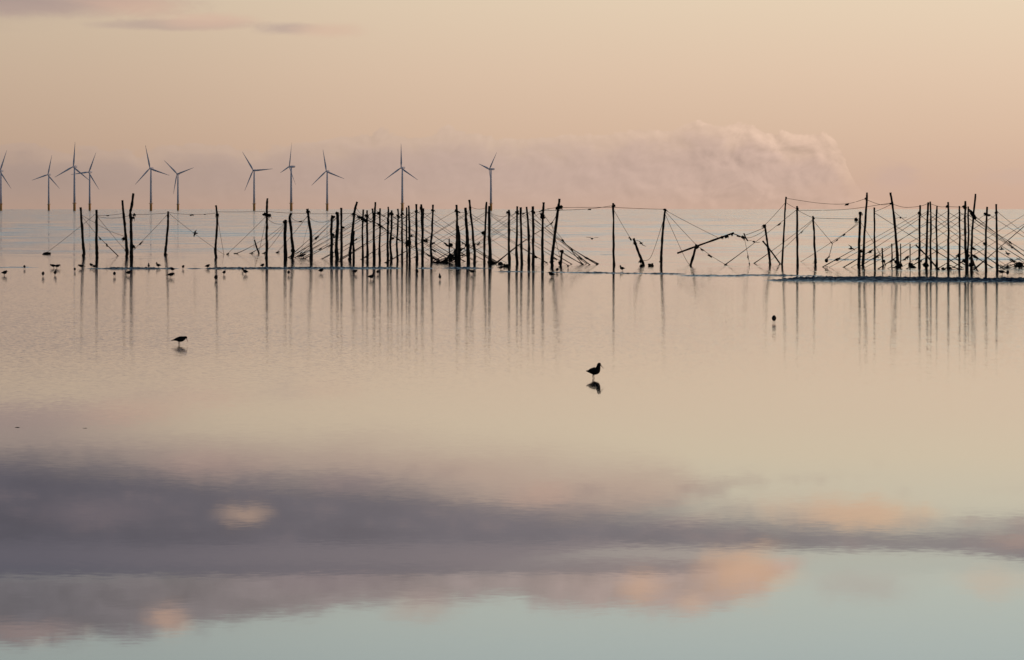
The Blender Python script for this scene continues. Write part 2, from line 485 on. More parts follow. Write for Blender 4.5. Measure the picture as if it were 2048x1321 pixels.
# ------------------------------------------------------------------ water, sea bed
bm = bmesh.new()
ys = [-60, 20, 60, 120, 200, 320, 480, 800, 1600, 4000, 9000, 20000, 45000, 90000]
cols = []
for y in ys:
    w = 60 + max(y, 0) * 0.8
    cols.append([bm.verts.new((w * k, y, 0)) for k in (-1, -0.4, 0, 0.4, 1)])
for a, b in zip(cols, cols[1:]):
    for k in range(4):
        bm.faces.new((a[k], a[k + 1], b[k + 1], b[k]))
tag(mesh_obj('water', bm, M_WATER, smooth=False), 'calm shallow tidal water mirroring the sunset sky', None, kind='structure')

rnd = random.Random(7)


def ripple(name, label, px0, py0, px1, py1, width, height, nx, ny, seed, broken=0.0):
    """a narrow belt of steep little waves along the tide line"""
    A = on_water(px0, py0); B = on_water(px1, py1); dip = 0.02 if height > 0.03 else 0.0008
    d = (B - A); L = d.length; d.normalize(); nrm = Vector((-d.y, d.x, 0))
    bm = bmesh.new(); g = []
    for i in range(nx + 1):
        t = i / nx; s = t * L
        row = []
        env_w = 0.65 + 0.7 * mnoise.noise(Vector((s * 0.09, seed, 0)))
        gap = mnoise.noise(Vector((s * 0.22, seed + 9.0, 2.0))) + 0.6 * mnoise.noise(Vector((s * 0.9, seed + 4.0, 2.0)))
        amp_s = max(0.0, min(1.0, (gap - broken + 0.35) * 2.2)) * min(1.0, t * 12, (1 - t) * 12)
        off = 0.3 * width * mnoise.noise(Vector((s * 0.12, seed + 20, 0)))
        for j in range(ny + 1):
            q = j / ny * 2 - 1
            k = max(0.0, 1 - abs(q) ** 2.2) * amp_s
            p = A + d * s + nrm * (q * width * 0.5 * max(0.25, env_w) + off)
            w = mnoise.noise(Vector((p.x * 3.4, p.y * 3.6, seed))) + 0.6 * mnoise.noise(Vector((p.x * 8.5, p.y * 8.0, seed + 5)))
            z = -dip + k * (1.5 * dip + height * (0.55 + 0.8 * w))
            row.append(bm.verts.new((p.x, p.y, z)))
        g.append(row)
    for i in range(nx):
        for j in range(ny):
            bm.faces.new((g[i][j], g[i + 1][j], g[i + 1][j + 1], g[i][j + 1]))
    bm.normal_update()
    if sum(f.normal.z for f in bm.faces) < 0:
        bmesh.ops.reverse_faces(bm, faces=bm.faces)
    tag(mesh_obj(name, bm, M_CHOP), label, None, kind='structure')


ripple('tide_ripple', 'dark blue choppy ripple belt below the outer stakes', 1560, 560, 2130, 563.5, 11.5, 0.16, 520, 130, 1.0, -0.6)
ripple('tide_ripple', 'thin dark ripple line running below the dense stake cluster', 150, 538, 1000, 537, 3.6, 0.085, 640, 40, 2.0, -0.25)
ripple('tide_ripple', 'broken ripple line between the stake clusters', 960, 543, 1660, 553, 3.5, 0.06, 560, 36, 3.0, 0.12)
ripple('tide_ripple', 'faint inner ripple line beside the fallen pole', 1180, 551, 1700, 553.5, 5, 0.05, 440, 44, 4.0, 0.25)
ripple('tide_ripple', 'short ripple at the end of the tide line', -60, 536, 70, 535, 3.5, 0.035, 90, 14, 5.0, -0.1)
ripple('tide_ripple', 'blue ripple streak behind the outer stakes', 1640, 520.5, 2120, 519.5, 7, 0.06, 260, 16, 6.0, 0.0)
ripple('tide_ripple', 'pale ripple streak behind the lone stakes', 1100, 510, 1240, 510, 8, 0.05, 120, 16, 8.0, 0.0)


# ------------------------------------------------------------------ wooden stakes
POST = {}
MID = 'upright dark wooden stake standing in the crowded cluster between crooked stake and lone stakes'
OUT = 'upright dark wooden stake standing in the outer cluster behind the broad blue ripple'
SHORT = 'short thin stump stake standing low among the outer cluster'
# name, label, group, width px, [(x, y) ... top to water line]
POSTS = [
 ('p1', 'slim stake leaning slightly, end of the line with a rope running down beside it', None, 5.6, [(161, 415), (165, 470), (168, 506), (167, 513)]),
 ('p2', 'straight stake beside the end stake, rope tied near its top', None, 5.8, [(192.7, 420), (193.4, 468), (194, 516)]),
 ('p3', 'tall stake leaning against the crooked branch-like stake', None, 5.6, [(244, 401), (249, 448), (254, 500), (253, 514)]),
 ('p4', 'crooked branch-like stake with a bent upper half, tallest near the end of the line', None, 6.2, [(267, 387), (263, 414), (260.5, 426), (262, 448), (262.6, 475), (263, 518)]),
 ('p5', 'lone slim stake tilting back with a weedy foot and two ropes from its top', None, 4.8, [(337, 423), (335, 462), (332, 498), (330.7, 511)]),
 ('p6', 'wavy lone stake with weed tufts near its top', None, 4.8, [(432, 411), (434, 430), (433.7, 455), (431.7, 487), (431, 505), (432.5, 516)]),
 ('p7', 'tall lone stake with thick rope knots below its top', None, 5.4, [(535, 397), (534, 425), (534, 470), (533, 500), (533, 518)]),
 ('p7b', 'short tilted stub sticking out of the water between lone stakes', None, 2.8, [(508.6, 480), (513, 494), (518, 508)]),
 ('p8', 'thick short stake with a knobbly cut top beside a bent one', None, 6.6, [(570.6, 441), (570, 470), (571, 518)]),
 ('p9', 'bent stake with a hooked top beside the thick short stake', None, 5.6, [(583, 427), (580, 437), (583, 465), (586, 500), (584, 518)]),
 ('p10', 'stake with a kink halfway, last before the crowded cluster', None, 6.0, [(615, 418), (618, 445), (622, 470), (622, 500), (622, 518)]),
 ('p11', MID, 1, 5.4, [(664.3, 431), (662.5, 462), (663.3, 493), (663, 519)]),
 ('p12', MID, 1, 6.8, [(675, 425), (674.5, 455), (673, 489), (674.5, 519)]),
 ('p13', MID, 1, 5.0, [(682.7, 416), (682.9, 470), (682.7, 519)]),
 ('p14', 'leaning stake with a bent top rising over the crowded cluster', None, 5.4, [(713.8, 404), (709, 425), (707, 445), (702, 489), (700, 508), (700.4, 520)]),
 ('p15', MID, 1, 4.2, [(708, 462), (707, 490), (707, 520)]),
 ('p16', MID, 1, 4.0, [(726.6, 419.5), (724.7, 467), (725.6, 521)]),
 ('p17', MID, 1, 4.5, [(733.8, 421), (734.5, 467), (735, 521)]),
 ('p18', MID, 1, 4.2, [(744.7, 417.5), (746.8, 437), (747.2, 480), (747.5, 521)]),
 ('p19', 'taller stake crossing another inside the crowded cluster', None, 4.5, [(750.5, 404.5), (748.8, 428), (748.2, 456), (749, 522)]),
 ('p20', MID, 1, 4.2, [(760.4, 417), (759.5, 475), (760, 522)]),
 ('p21', MID, 1, 4.6, [(776.4, 414), (775.7, 456), (775, 500), (775.7, 522)]),
 ('p22', MID, 1, 4.6, [(783.6, 421), (783.3, 445), (781, 494), (783, 523)]),
 ('p23', MID, 1, 4.0, [(795.2, 418), (796, 441), (793.8, 494), (795, 523)]),
 ('p24', MID, 1, 4.2, [(804, 417.5), (804.2, 470), (804.5, 523)]),
 ('p25', MID, 1, 3.6, [(813.2, 415), (813.4, 470), (813.9, 523)]),
 ('p26', MID, 1, 4.6, [(817.7, 411.6), (818.8, 475), (819, 524)]),
 ('p27', MID, 1, 5.0, [(833, 408.6), (832.7, 475), (834, 525)]),
 ('p28', MID, 1, 4.8, [(842.2, 409), (844.3, 448), (845, 524)]),
 ('p29', MID, 1, 4.2, [(846.7, 417), (846, 448), (845.6, 525)]),
 ('p30', MID, 1, 4.6, [(866.5, 409.7), (864, 462), (862, 500), (863.4, 525)]),
 ('p31', 'thin short stake poking out of the weed heap in the cluster', None, 2.6, [(898.6, 477.5), (898.8, 525)]),
 ('p32', MID, 1, 5.6, [(914, 410), (914.5, 456), (913, 500), (913.8, 526)]),
 ('p33', 'bowed stake leaning into its neighbour at the weed heap', None, 5.2, [(915.5, 452), (919.3, 477), (918.6, 503), (918.6, 527)]),
 ('p34', MID, 1, 6.6, [(930.5, 415.7), (933, 448), (935, 489), (935.7, 527)]),
 ('p35', 'tall stake leaning backwards out of the crowded cluster', None, 5.0, [(938.7, 400), (942.5, 434.5), (947.2, 484), (950, 508), (949.3, 528)]),
 ('p36', MID, 1, 4.6, [(973, 404), (970.4, 456), (968.4, 496), (968.6, 528)]),
 ('p37', MID, 1, 6.2, [(978, 412.4), (978.6, 467), (979.7, 529)]),
 ('p38', MID, 1, 5.4, [(1017.5, 420), (1018, 467), (1019, 529)]),
 ('p39', MID, 1, 4.6, [(1035, 413), (1034, 467), (1033, 509), (1034, 529)]),
 ('p40', MID, 1, 5.0, [(1041.6, 415), (1042.7, 467), (1044.3, 529)]),
 ('p41', MID, 1, 5.0, [(1053.8, 414), (1056, 448), (1058, 489), (1058, 530)]),
 ('p42', MID, 1, 5.4, [(1066, 413), (1066.5, 467), (1066.5, 530)]),
 ('p43', 'stake with a swollen weedy knot below its top, near the slanting corner stake', None, 5.4, [(1087.4, 405), (1085.6, 441), (1085, 500), (1084.6, 531)]),
 ('p44', 'tall slanting corner stake ending the crowded cluster', None, 6.0, [(1118.7, 398), (1114, 434.5), (1106.7, 496), (1103.7, 524), (1104.4, 532)]),
 ('p45', 'low stub with a rounded weedy head beside the slanting corner stake', None, 4.0, [(1124, 504), (1122, 524), (1121.6, 532)]),
 ('p46', 'lone straight stake with a rope running down to a leaning stump', None, 4.6, [(1226.8, 406.6), (1227, 474.5), (1227.6, 532)]),
 ('p47', 'short leaning rotten stump between two lone stakes', None, 4.8, [(1267, 477), (1275, 499), (1283, 520), (1287, 532)]),
 ('p48', 'lone stake with several ropes fanning out from its top', None, 5.0, [(1331, 418), (1326.3, 457), (1323, 500.6), (1322.5, 532)]),
 ('p50', 'short leaning stump propping up the fallen pole', None, 4.4, [(1392.7, 489), (1388, 507), (1381, 532)]),
 ('p51', 'short stake leaning back beyond the fallen pole', None, 4.4, [(1529, 449.5), (1535, 489.5), (1540.4, 530)]),
 ('p53', 'tall thin stake leaning forward, topmost rope tied to it', None, 3.8, [(1572, 394), (1569.4, 440), (1564, 530)]),
 ('p54', 'straight stake beside the tall thin one, long reflection below', None, 4.6, [(1594, 412.5), (1594.4, 482.5), (1595.4, 532)]),
 ('p55', 'shorter leaning stake near the hanging black float', None, 4.4, [(1626, 432.4), (1629, 482.5), (1631, 530)]),
 ('p56', 'thick blunt stake paired with a taller slanting one', None, 5.6, [(1721, 424), (1719, 467), (1718, 532)]),
 ('p57', 'tall slanting stake crossing in front of the thick blunt one', None, 5.0, [(1734, 385.5), (1731, 434.5), (1725.4, 531)]),
 ('p58', 'slim straight stake between two tall slanting stakes', None, 3.8, [(1748.6, 415.4), (1749, 467), (1749.5, 535)]),
 ('p59', SHORT, 3, 3.0, [(1764.6, 496.5), (1765.4, 515), (1766, 533)]),
 ('p60', SHORT, 3, 2.6, [(1783.6, 487.6), (1783.8, 510), (1783.7, 533)]),
 ('p61', 'tall stake leaning back at the start of the outer cluster', None, 5.4, [(1781.3, 385.5), (1788.7, 445.4), (1794, 496), (1795.5, 532)]),
 ('p62', SHORT, 3, 2.2, [(1801.4, 487.6), (1801.2, 510), (1801, 533)]),
 ('p63', SHORT, 3, 2.2, [(1820, 488), (1820.2, 510), (1820.4, 533)]),
 ('p64', OUT, 2, 4.6, [(1839.8, 410.7), (1839, 475), (1838.6, 535)]),
 ('p65', OUT, 2, 5.0, [(1856.6, 405), (1854.3, 467), (1853, 538)]),
 ('p66', OUT, 2, 4.2, [(1860.7, 403.4), (1861.6, 467), (1861.7, 536)]),
 ('p67', OUT, 2, 4.0, [(1874.3, 412), (1873, 448), (1874, 490), (1873.6, 536)]),
 ('p68', OUT, 2, 4.6, [(1896.8, 404.5), (1896.8, 475), (1896.4, 538)]),
 ('p69', OUT, 2, 3.9, [(1918.3, 412.4), (1919.7, 467), (1918.6, 539)]),
 ('p70', OUT, 2, 5.0, [(1930.5, 402.5), (1930.5, 467), (1933, 540)]),
 ('p71', OUT, 2, 4.0, [(1936.7, 413.4), (1936.7, 467), (1935, 540)]),
 ('p72', 'tallest slanting stake leaning forward in the outer cluster', None, 4.6, [(1950.7, 388), (1945.2, 456), (1943, 503), (1942.5, 541)]),
 ('p73', OUT, 2, 4.6, [(1974.3, 414), (1971.8, 486), (1972, 541)]),
 ('p74', OUT, 2, 4.6, [(1992.5, 408.6), (1993.6, 467), (1994.3, 541)]),
 ('p75', OUT, 2, 4.6, [(2063, 410), (2064, 470), (2064.5, 542)]),
 ('p76', OUT, 2, 4.6, [(2092, 406), (2091, 470), (2092.5, 542)]),
]
GROUPS = {1: 'stakes of the crowded middle cluster', 2: 'stakes of the outer cluster', 3: 'short stumps in the outer cluster'}
ONES = ['', 'first', 'second', 'third', 'fourth', 'fifth', 'sixth', 'seventh', 'eighth', 'ninth', 'tenth', 'eleventh', 'twelfth', 'thirteenth',
        'fourteenth', 'fifteenth', 'sixteenth', 'seventeenth', 'eighteenth', 'nineteenth']


def ordinal(n):
    if n < 20: return ONES[n]
    tens = {2: 'twent', 3: 'thirt', 4: 'fort'}[n // 10]
    return tens + 'ieth' if n % 10 == 0 else tens + 'y-' + ONES[n % 10]


# where each stake stands, counted along the row from a stake one can find
SPOT = {}
names = [p[0] for p in POSTS]
for i, k in enumerate(names[names.index('p11'):names.index('p44')]):
    SPOT[k] = '%s cluster stake from the kinked stake' % ordinal(i + 1)
for i, k in enumerate(['p64', 'p65', 'p66', 'p67', 'p68', 'p69', 'p70', 'p71', 'p72', 'p73', 'p74', 'p75', 'p76']):
    SPOT[k] = '%s outer stake beyond the short stumps' % ordinal(i + 1)
SPOT.update(p1='the end stake', p2='the second stake', p3='the tall leaning stake', p4='the crooked branch-like stake', p5='the lone tilting stake', p6='the wavy lone stake',
            p7='the tall knotted lone stake', p8='the thick short stake', p9='the bent hooked stake', p10='the kinked stake', p44='the slanting corner stake', p46='the lone straight stake',
            p48='the fan-roped stake', p58='the slim stake between two tall slanting ones', p61='the tall back-leaning stake')


def look(w, pts):
    return ('thick ' if w > 5.3 else 'slender ' if w < 4.3 else '') + ('wavy ' if len(pts) > 3 else 'straight ' if abs(pts[0][0] - pts[-1][0]) < 1.2 else 'slightly leaning ')


for key, label, grp, w, pts in POSTS:
    bx, by = pts[-1]
    D = depth_at(by)
    mpp = D / F
    base = at(bx, by, D)
    p3 = [at(x, y, D) for x, y in reversed(pts)]
    prng = random.Random(key)
    p3 = [base + Vector(((p3[1] - base).x * -0.25, 0, -0.9))] + p3
    path = spline(p3, 9 if len(p3) > 3 else 14)
    n = len(path); ph = prng.random() * 50
    r0 = w * mpp * 0.5
    rad = []
    for i, q in enumerate(path):
        q.x += 0.5 * r0 * mnoise.noise(Vector((q.z * 1.1, ph, 0))); q.y += 0.5 * r0 * mnoise.noise(Vector((q.z * 0.8, ph + 9, 0)))
        hgt = max(0, q.z) / 3.8
        k = 1.10 - 0.26 * hgt + 0.24 * mnoise.noise(Vector((q.z * 3.5, ph + 4, 0)))
        if q.z < 0.7:
            k *= 1.0 + 0.18 * max(0, mnoise.noise(Vector((q.z * 5, ph + 7, 0))) + 0.5)
        rad.append(r0 * k)
    bm = bmesh.new()
    add_tube(bm, [q - base for q in path], rad, 9)
    for vv in bm.verts:
        vv.co += 0.22 * r0 * Vector((mnoise.noise(vv.co * 6 + Vector((ph, 0, 0))), mnoise.noise(vv.co * 6 + Vector((0, ph, 3))), 0))
    o = mesh_obj('wooden_stake', bm, M_WOOD, loc=base)
    if grp in (1, 2):
        label = '%sdark stake, %s' % (look(w, pts), SPOT[key])
    elif grp == 3:
        label = {'p59': 'thickest short stump stake, beside the slim stake', 'p60': 'short stump stake just before the tall back-leaning stake',
                 'p62': 'thin short stump stake just past the tall back-leaning stake', 'p63': 'thin short stump stake with a weedy foot before the outer cluster'}[key]
    tag(o, label, 'stake', GROUPS.get(grp))
    POST[key] = (o, pts, D, base)


def post_x(key, y):
    pts = POST[key][1]
    for (x0, y0), (x1, y1) in zip(pts, pts[1:]):
        if y0 <= y <= y1:
            return x0 + (x1 - x0) * (y - y0) / (y1 - y0)
    return pts[0][0] if y < pts[0][1] else pts[-1][0]


def weed_on(key, px, py, size_px, droop=1.0, strands=9):
    o, pts, D, base = POST[key]
    rg = random.Random('%s%d%d' % (key, px, py))
    s = size_px * D / F
    w = mesh_obj('seaweed', weed_bm(s, rg, strands, droop), M_WEED, o)
    w.location = at(px, py, D - 0.05) - base
    return w


for a in [('p4', 266, 493, 8), ('p4', 268, 430, 6, 1.0, 5), ('p4', 266, 437, 7, 1.2, 4), ('p3', 247.5, 477, 8, 1.0, 9), ('p5', 331, 508, 7), ('p6', 434, 431, 6), ('p6', 436, 429, 4),
          ('p7', 530, 429, 8), ('p7', 538, 431, 7), ('p8', 570.6, 443, 8, 0.3, 4), ('p9', 586, 502, 7, .2), ('p10', 616, 424, 7), ('p12', 673.5, 425.5, 5, 0.2, 3), ('p11', 666, 434, 7), ('p11', 665, 470, 7),
          ('p13', 686, 455, 5), ('p14', 707, 428, 7), ('p14', 700, 520, 7, 0), ('p17', 733, 432, 7), ('p19', 748, 427, 5), ('p20', 758, 427, 8, 0.2), ('p21', 776, 446, 5), ('p22', 783, 427, 8), ('p22', 785, 477, 5),
          ('p23', 796, 433, 6), ('p24', 804, 428, 6), ('p26', 818, 486, 11), ('p25', 813, 487, 7), ('p27', 832, 423, 5), ('p28', 842, 416, 6), ('p30', 866, 421, 6),
          ('p31', 901, 490, 8), ('p32', 911, 421, 6), ('p33', 919, 500, 8), ('p32', 911, 506, 11), ('p34', 935, 490, 8), ('p35', 948, 488, 6), ('p36', 967, 466, 7), ('p37', 982, 525, 12, 0.1),
          ('p38', 1017, 424, 7), ('p39', 1034, 424, 6), ('p41', 1058, 470, 5), ('p42', 1066, 425, 7), ('p43', 1085, 434, 9), ('p43', 1085, 428, 7), ('p44', 1120, 415, 8), ('p44', 1115, 417, 7),
          ('p44', 1104, 522, 8, .1), ('p45', 1124, 504, 7, .2, 3), ('p45', 1120, 527, 7, .1), ('p46', 1227, 412, 6), ('p47', 1270, 486, 6), ('p47', 1282, 522, 8), ('p48', 1331, 420, 6), ('p48', 1321, 523, 5),
          ('p50', 1393, 496, 8), ('p51', 1528.5, 453, 7), ('p54', 1594, 418, 5), ('p55', 1627, 437, 5), ('p55', 1630, 525, 6, .1), ('p56', 1722, 426, 7), ('p56', 1712, 439, 7, 1.6), ('p56', 1721, 503, 7, .4),
          ('p57', 1731, 397, 5), ('p61', 1782, 407, 5), ('p61', 1795, 525, 9, .2), ('p59', 1767, 524, 7, .2), ('p63', 1820.5, 530, 9, .1, 4), ('p64', 1840, 427, 7, 1.3), ('p65', 1851, 530, 11, .1), ('p67', 1874, 503, 5),
          ('p68', 1895, 413, 6), ('p69', 1916, 511, 8), ('p70', 1929, 414, 7), ('p70', 1931, 520, 11, .1), ('p71', 1934, 512, 9, .2), ('p72', 1944, 531, 10, .1), ('p73', 1972, 427, 7), ('p73', 1978, 431, 6, .3), ('p73', 1970, 488, 6),
          ('p74', 1993, 425, 6), ('p74', 1994, 531, 6, .1)]:
    weed_on(*a)

# ------------------------------------------------------------------ fallen poles and driftwood
def pole(name, label, cat, ends, w, mat=None, group=None):
    P3 = [Vector(e) for e in ends]
    base = P3[-1].copy()
    path = spline(P3, 12)
    ph = random.Random(label).random() * 40
    rad = [w * (0.9 + 0.2 * mnoise.noise(Vector((i * 0.4, ph, 0)))) for i in range(len(path))]
    bm = bmesh.new(); add_tube(bm, [q - base for q in path], rad, 8)
    o = mesh_obj(name, bm, mat or M_WOOD, loc=base)
    return tag(o, label, cat, group)


D50 = POST['p50'][2]
fallen = pole('fallen_pole', 'long fallen pole resting on a leaning stump', 'pole', [at(1467.4, 466.3, D50 + 1.0), at(1411, 486.5, D50), at(1355, 506.8, D50 - 1.0)], 4.2 * D50 / F * 0.5)
for px, py, s in [(1453, 472, 7), (1463, 468, 6), (1445, 474, 6)]:
    w = mesh_obj('seaweed', weed_bm(s * D50 / F, random.Random(px), 6, 1.0), M_WEED, fallen)
    w.location = at(px, py, D50 + 0.4) - fallen.location
D51 = POST['p51'][2]
hp = pole('driftwood_stick', 'small stick hanging on ropes beyond the tip of the fallen pole', 'driftwood', [at(1487.6, 467, D51), at(1491, 475, D51), at(1495.6, 482.5, D51)], 3.0 * D51 / F * 0.5)
w = mesh_obj('seaweed', weed_bm(7 * D51 / F, random.Random(4), 6, 1.0), M_WEED, hp); w.location = at(1487, 476, D51) - hp.location
pole('fallen_pole', 'slanting pole leaning against the short back-leaning stake', 'pole', [at(1525.4, 482.5, D51 - 0.25), at(1543, 504, D51 - 0.25), on_water(1562.4, 528) + Vector((0, 0, -0.1))], 3.5 * D51 / F * 0.5)
D65 = POST['p65'][2]
pole('fallen_pole', 'slanting pole lying low across the stakes of the outer cluster', 'pole', [at(1832, 491, D65 - 0.3), at(1853, 512, D65 - 0.3), on_water(1876, 535) + Vector((0, 0, -0.1))], 3.6 * D65 / F * 0.5)
D72 = POST['p72'][2]
pole('fallen_pole', 'pole slumped against the foot of the tallest slanting stake', 'pole', [at(1943, 513, D72 - 0.2), on_water(1948, 533) + Vector((0, 0, .15)), on_water(1957, 545) + Vector((0, 0, -0.05))], 4 * D72 / F * 0.5)


def heap(label, px, py, wpx, hpx, seed, n_sticks, n_clumps, lean=0):
    base = on_water(px, py); D = base.y; mpp = D / F
    rg = random.Random(seed)
    root = empty('debris_heap', base)
    tag(root, label, 'debris')
    for i in range(n_clumps):
        t = rg.uniform(-1, 1)
        h = hpx * mpp * max(0.05, (1 - abs(t - lean)) * rg.uniform(0.1, 0.75))
        s = rg.uniform(5, 10) * mpp
        w = mesh_obj('seaweed', weed_bm(s, rg, 7, 0.6), M_WEED, root)
        w.location = (t * wpx * mpp * 0.5, rg.uniform(-.6, .6), h)
    for i in range(n_sticks):
        x0 = rg.uniform(-1, 1) * wpx * mpp * 0.5
        ang = rg.uniform(0.1, 0.6) * (1 if rg.random() < .6 else -1)
        ln = rg.uniform(0.35, 0.8) * wpx * mpp
        a = Vector((x0 - math.cos(ang) * ln / 2, rg.uniform(-.5, .5), -0.03))
        b = a + Vector((math.cos(ang) * ln, rg.uniform(-.3, .3), abs(math.sin(ang)) * ln))
        if ang < 0:
            a.z, b.z = b.z, a.z
        bm = bmesh.new(); r = rg.uniform(1.0, 1.9) * mpp * 0.5
        add_tube(bm, spline([a, (a + b) / 2 + Vector((0, 0, rg.uniform(-.06, .06))), b], 5), r, 6)
        mesh_obj('stick', bm, M_WOOD, root)


heap('heap of weed and sticks piled against the bowed stake in the cluster', 893, 527, 52, 34, 5, 9, 15, 0.6)
heap('small mound of weed beside the foot of a cluster stake', 997, 530, 16, 7, 6, 1, 4)
heap('tangle of wood and weed at the end of the outer cluster', 2040, 537, 60, 30, 9, 9, 14, 0.4)
heap('low weed mound between two stakes near the corner stake', 1013, 534, 10, 5, 12, 0, 3)
heap('weed and broken sticks lying around the foot of the leaning stump', 1291, 533, 22, 6, 14, 2, 4)
heap('weedy sticks at the foot of the tall back-leaning stake', 1806, 536, 44, 12, 15, 5, 5)
heap('sticks lying in the water between the outer stakes', 1893, 540, 50, 8, 16, 5, 3)

# float hanging on ropes
fl = at(1653, 521.5, depth_at(531))
bm = bmesh.new()
bmesh.ops.create_uvsphere(bm, u_segments=16, v_segments=10, radius=0.115, matrix=Matrix.Scale(1.12, 4, (0, 0, 1)))
fo = empty('float', fl); tag(fo, 'round black float hanging from knotted ropes', 'float')
mesh_obj('float_body', bm, M_BUOY, fo)
bm = bmesh.new(); add_tube(bm, [Vector((0.0, 0, 0.10)), Vector((0.03, 0, 0.17)), Vector((0.08, 0, 0.17)), Vector((0.08, 0, 0.02))], 0.012, 6)
mesh_obj('rope_eye', bm, M_ROPE, fo)

# ------------------------------------------------------------------ ropes
def end_point(e):
    if e[0] == 'w':                      # on the water
        return on_water(e[1], e[2]) + Vector((0, 0, -0.03))
    if e[0] == 'd':                      # at the distance of a stake
        return at(e[1], e[2], POST[e[3]][2])
    if e[0] == 'v':
        return e[1]
    return at(post_x(e[0], e[1]), e[1], POST[e[0]][2] - 0.03)


def rope(label, ends, sag=0.0, r=0.0135, group=None, thick_foot=False, weeds=(), rs=None):
    pts = [end_point(e) for e in ends]
    path = spline(pts, 7 if len(pts) > 2 else 14)
    n = len(path) - 1
    for i, q in enumerate(path):
        t = i / n
        q.z -= sag * 4 * t * (1 - t)
    ph = random.Random(str(ends)).random() * 60
    rad = []
    for i, q in enumerate(path):
        t = i / n
        k = 1 + 0.25 * mnoise.noise(Vector((i * 0.7, ph, 0)))
        if thick_foot:
            k *= 1 + 2.4 * max(0, t - 0.55) / 0.45 * (0.6 + 0.8 * abs(mnoise.noise(Vector((i * 1.3, ph + 5, 0)))))
        rad.append(r * k)
    base = path[0].copy()
    bm = bmesh.new(); add_tube(bm, [q - base for q in path], rad, 5)
    o = mesh_obj('rope', bm, M_ROPE if not thick_foot else M_ROPE, loc=base)
    tag(o, label, 'rope', group)
    for t, s in weeds:
        i = int(t * n)
        mpp = path[i].y / F
        w = mesh_obj('seaweed', weed_bm(s * mpp, random.Random(ph + t), 6, 1.0), M_WEED, o)
        w.location = path[i] - base + Vector((0, 0, -0.18 * s * mpp))
        tg = path[min(i + 1, n)] - path[max(i - 1, 0)]
        w.rotation_euler = (0, -math.atan2(tg.z, tg.x) if abs(tg.x) > 0.02 else 0, 0)
        if abs(w.rotation_euler[1]) > math.pi / 2: w.rotation_euler[1] += math.pi
        w.scale = (1.7, 1.0, 0.75)
    return o


rope('taut rope from second stake down to a weed lump on the water', [('p2', 427), ('w', 88, 509)], 0.05, weeds=[(0.985, 11), (0.94, 8)])
rope('rope from the end stake down to the water, thick with weed', [('p1', 431), ('d', 194, 470, 'p2'), ('w', 237, 512.5)], 0.0, thick_foot=True, weeds=[(0.72, 4), (0.62, 4)])
rope('slack rope from the end stake to the tall leaning stake', [('p1', 430), ('d', 217, 461, 'p2'), ('p3', 474)])
rope('rope from the second stake to the foot of the leaning stake', [('p2', 431), ('p3', 504)], 0.05, weeds=[(0.93, 4)])
rope('upper short rope between second stake and leaning stake', [('p2', 431), ('p3', 427)], 0.06, weeds=[(0.45, 3)])
rope('lower sagging rope between second stake and crooked stake', [('p2', 432), ('p4', 430)], 0.2)
rope('top rope between crooked stake and lone tilting stake', [('p4', 429), ('p5', 426)], 0.05)
rope('rope from the lone tilting stake down to the crooked stake foot', [('p5', 427), ('w', 254, 512)], 0.06, weeds=[(0.68, 5)])
rope('top rope between lone tilting stake and wavy stake', [('p5', 425), ('p6', 426)], 0.14, weeds=[(0.5, 4), (0.72, 2)])
rope('rope from the lone tilting stake down to the water by the wavy stake', [('p5', 426), ('w', 450, 510)], 0.1)
rope('steep rope from the wavy stake down to the water', [('p6', 431), ('w', 448, 510)], 0)
rope('rope from the water up to the tall lone stake', [('p7', 431), ('w', 452, 509.5)], 0.05, weeds=[(0.97, 4)])
rope('top rope between wavy stake and tall lone stake', [('p6', 424), ('p7', 423)], 0.03)
rope('top rope between tall lone stake and kinked stake', [('p7', 423), ('p10', 427)], 0.05)
rope('drooping rope between tall lone stake and bent hooked stake', [('p7', 434), ('p9', 438)], 0.45)
rope('steep rope from tall lone stake to the tilted stub', [('p7', 432), ('w', 517, 507)], 0)
FAN = 'weedy rope running from the thick short stake down into the water'
for x, y in [(468, 507.5), (498, 507), (525, 507)]:
    rope({468: 'longest', 498: 'middle', 525: 'shortest'}[x] + ' weedy rope fanning from the thick short stake into the water', [('p8', 446 + (x - 468) * .06), ('w', x, y)], 0.25, group='ropes fanning from the thick short stake', thick_foot=True, weeds=[(0.97, 5)])
rope('drooping rope between bent hooked stake and kinked stake', [('p9', 432), ('p10', 430)], 0.42, weeds=[(0.6, 4)])
rope('level rope between bent hooked stake and kinked stake', [('p9', 444), ('p10', 444)], 0.02)
rope('rope from the kinked stake down behind the bent stakes', [('p10', 430), ('w', 552, 506)], 0.1, weeds=[(0.98, 5)])
rope('steep thin rope hanging down from the kinked stake', [('p10', 444), ('w', 600, 510)], 0, r=0.009)
rope('drooping rope from the kinked stake to the first cluster stake', [('p10', 432), ('p11', 435)], 0.4)
rope('top rope from the kinked stake to the bent-topped leaning stake', [('p10', 428), ('p13', 427), ('p14', 427)], 0.03)
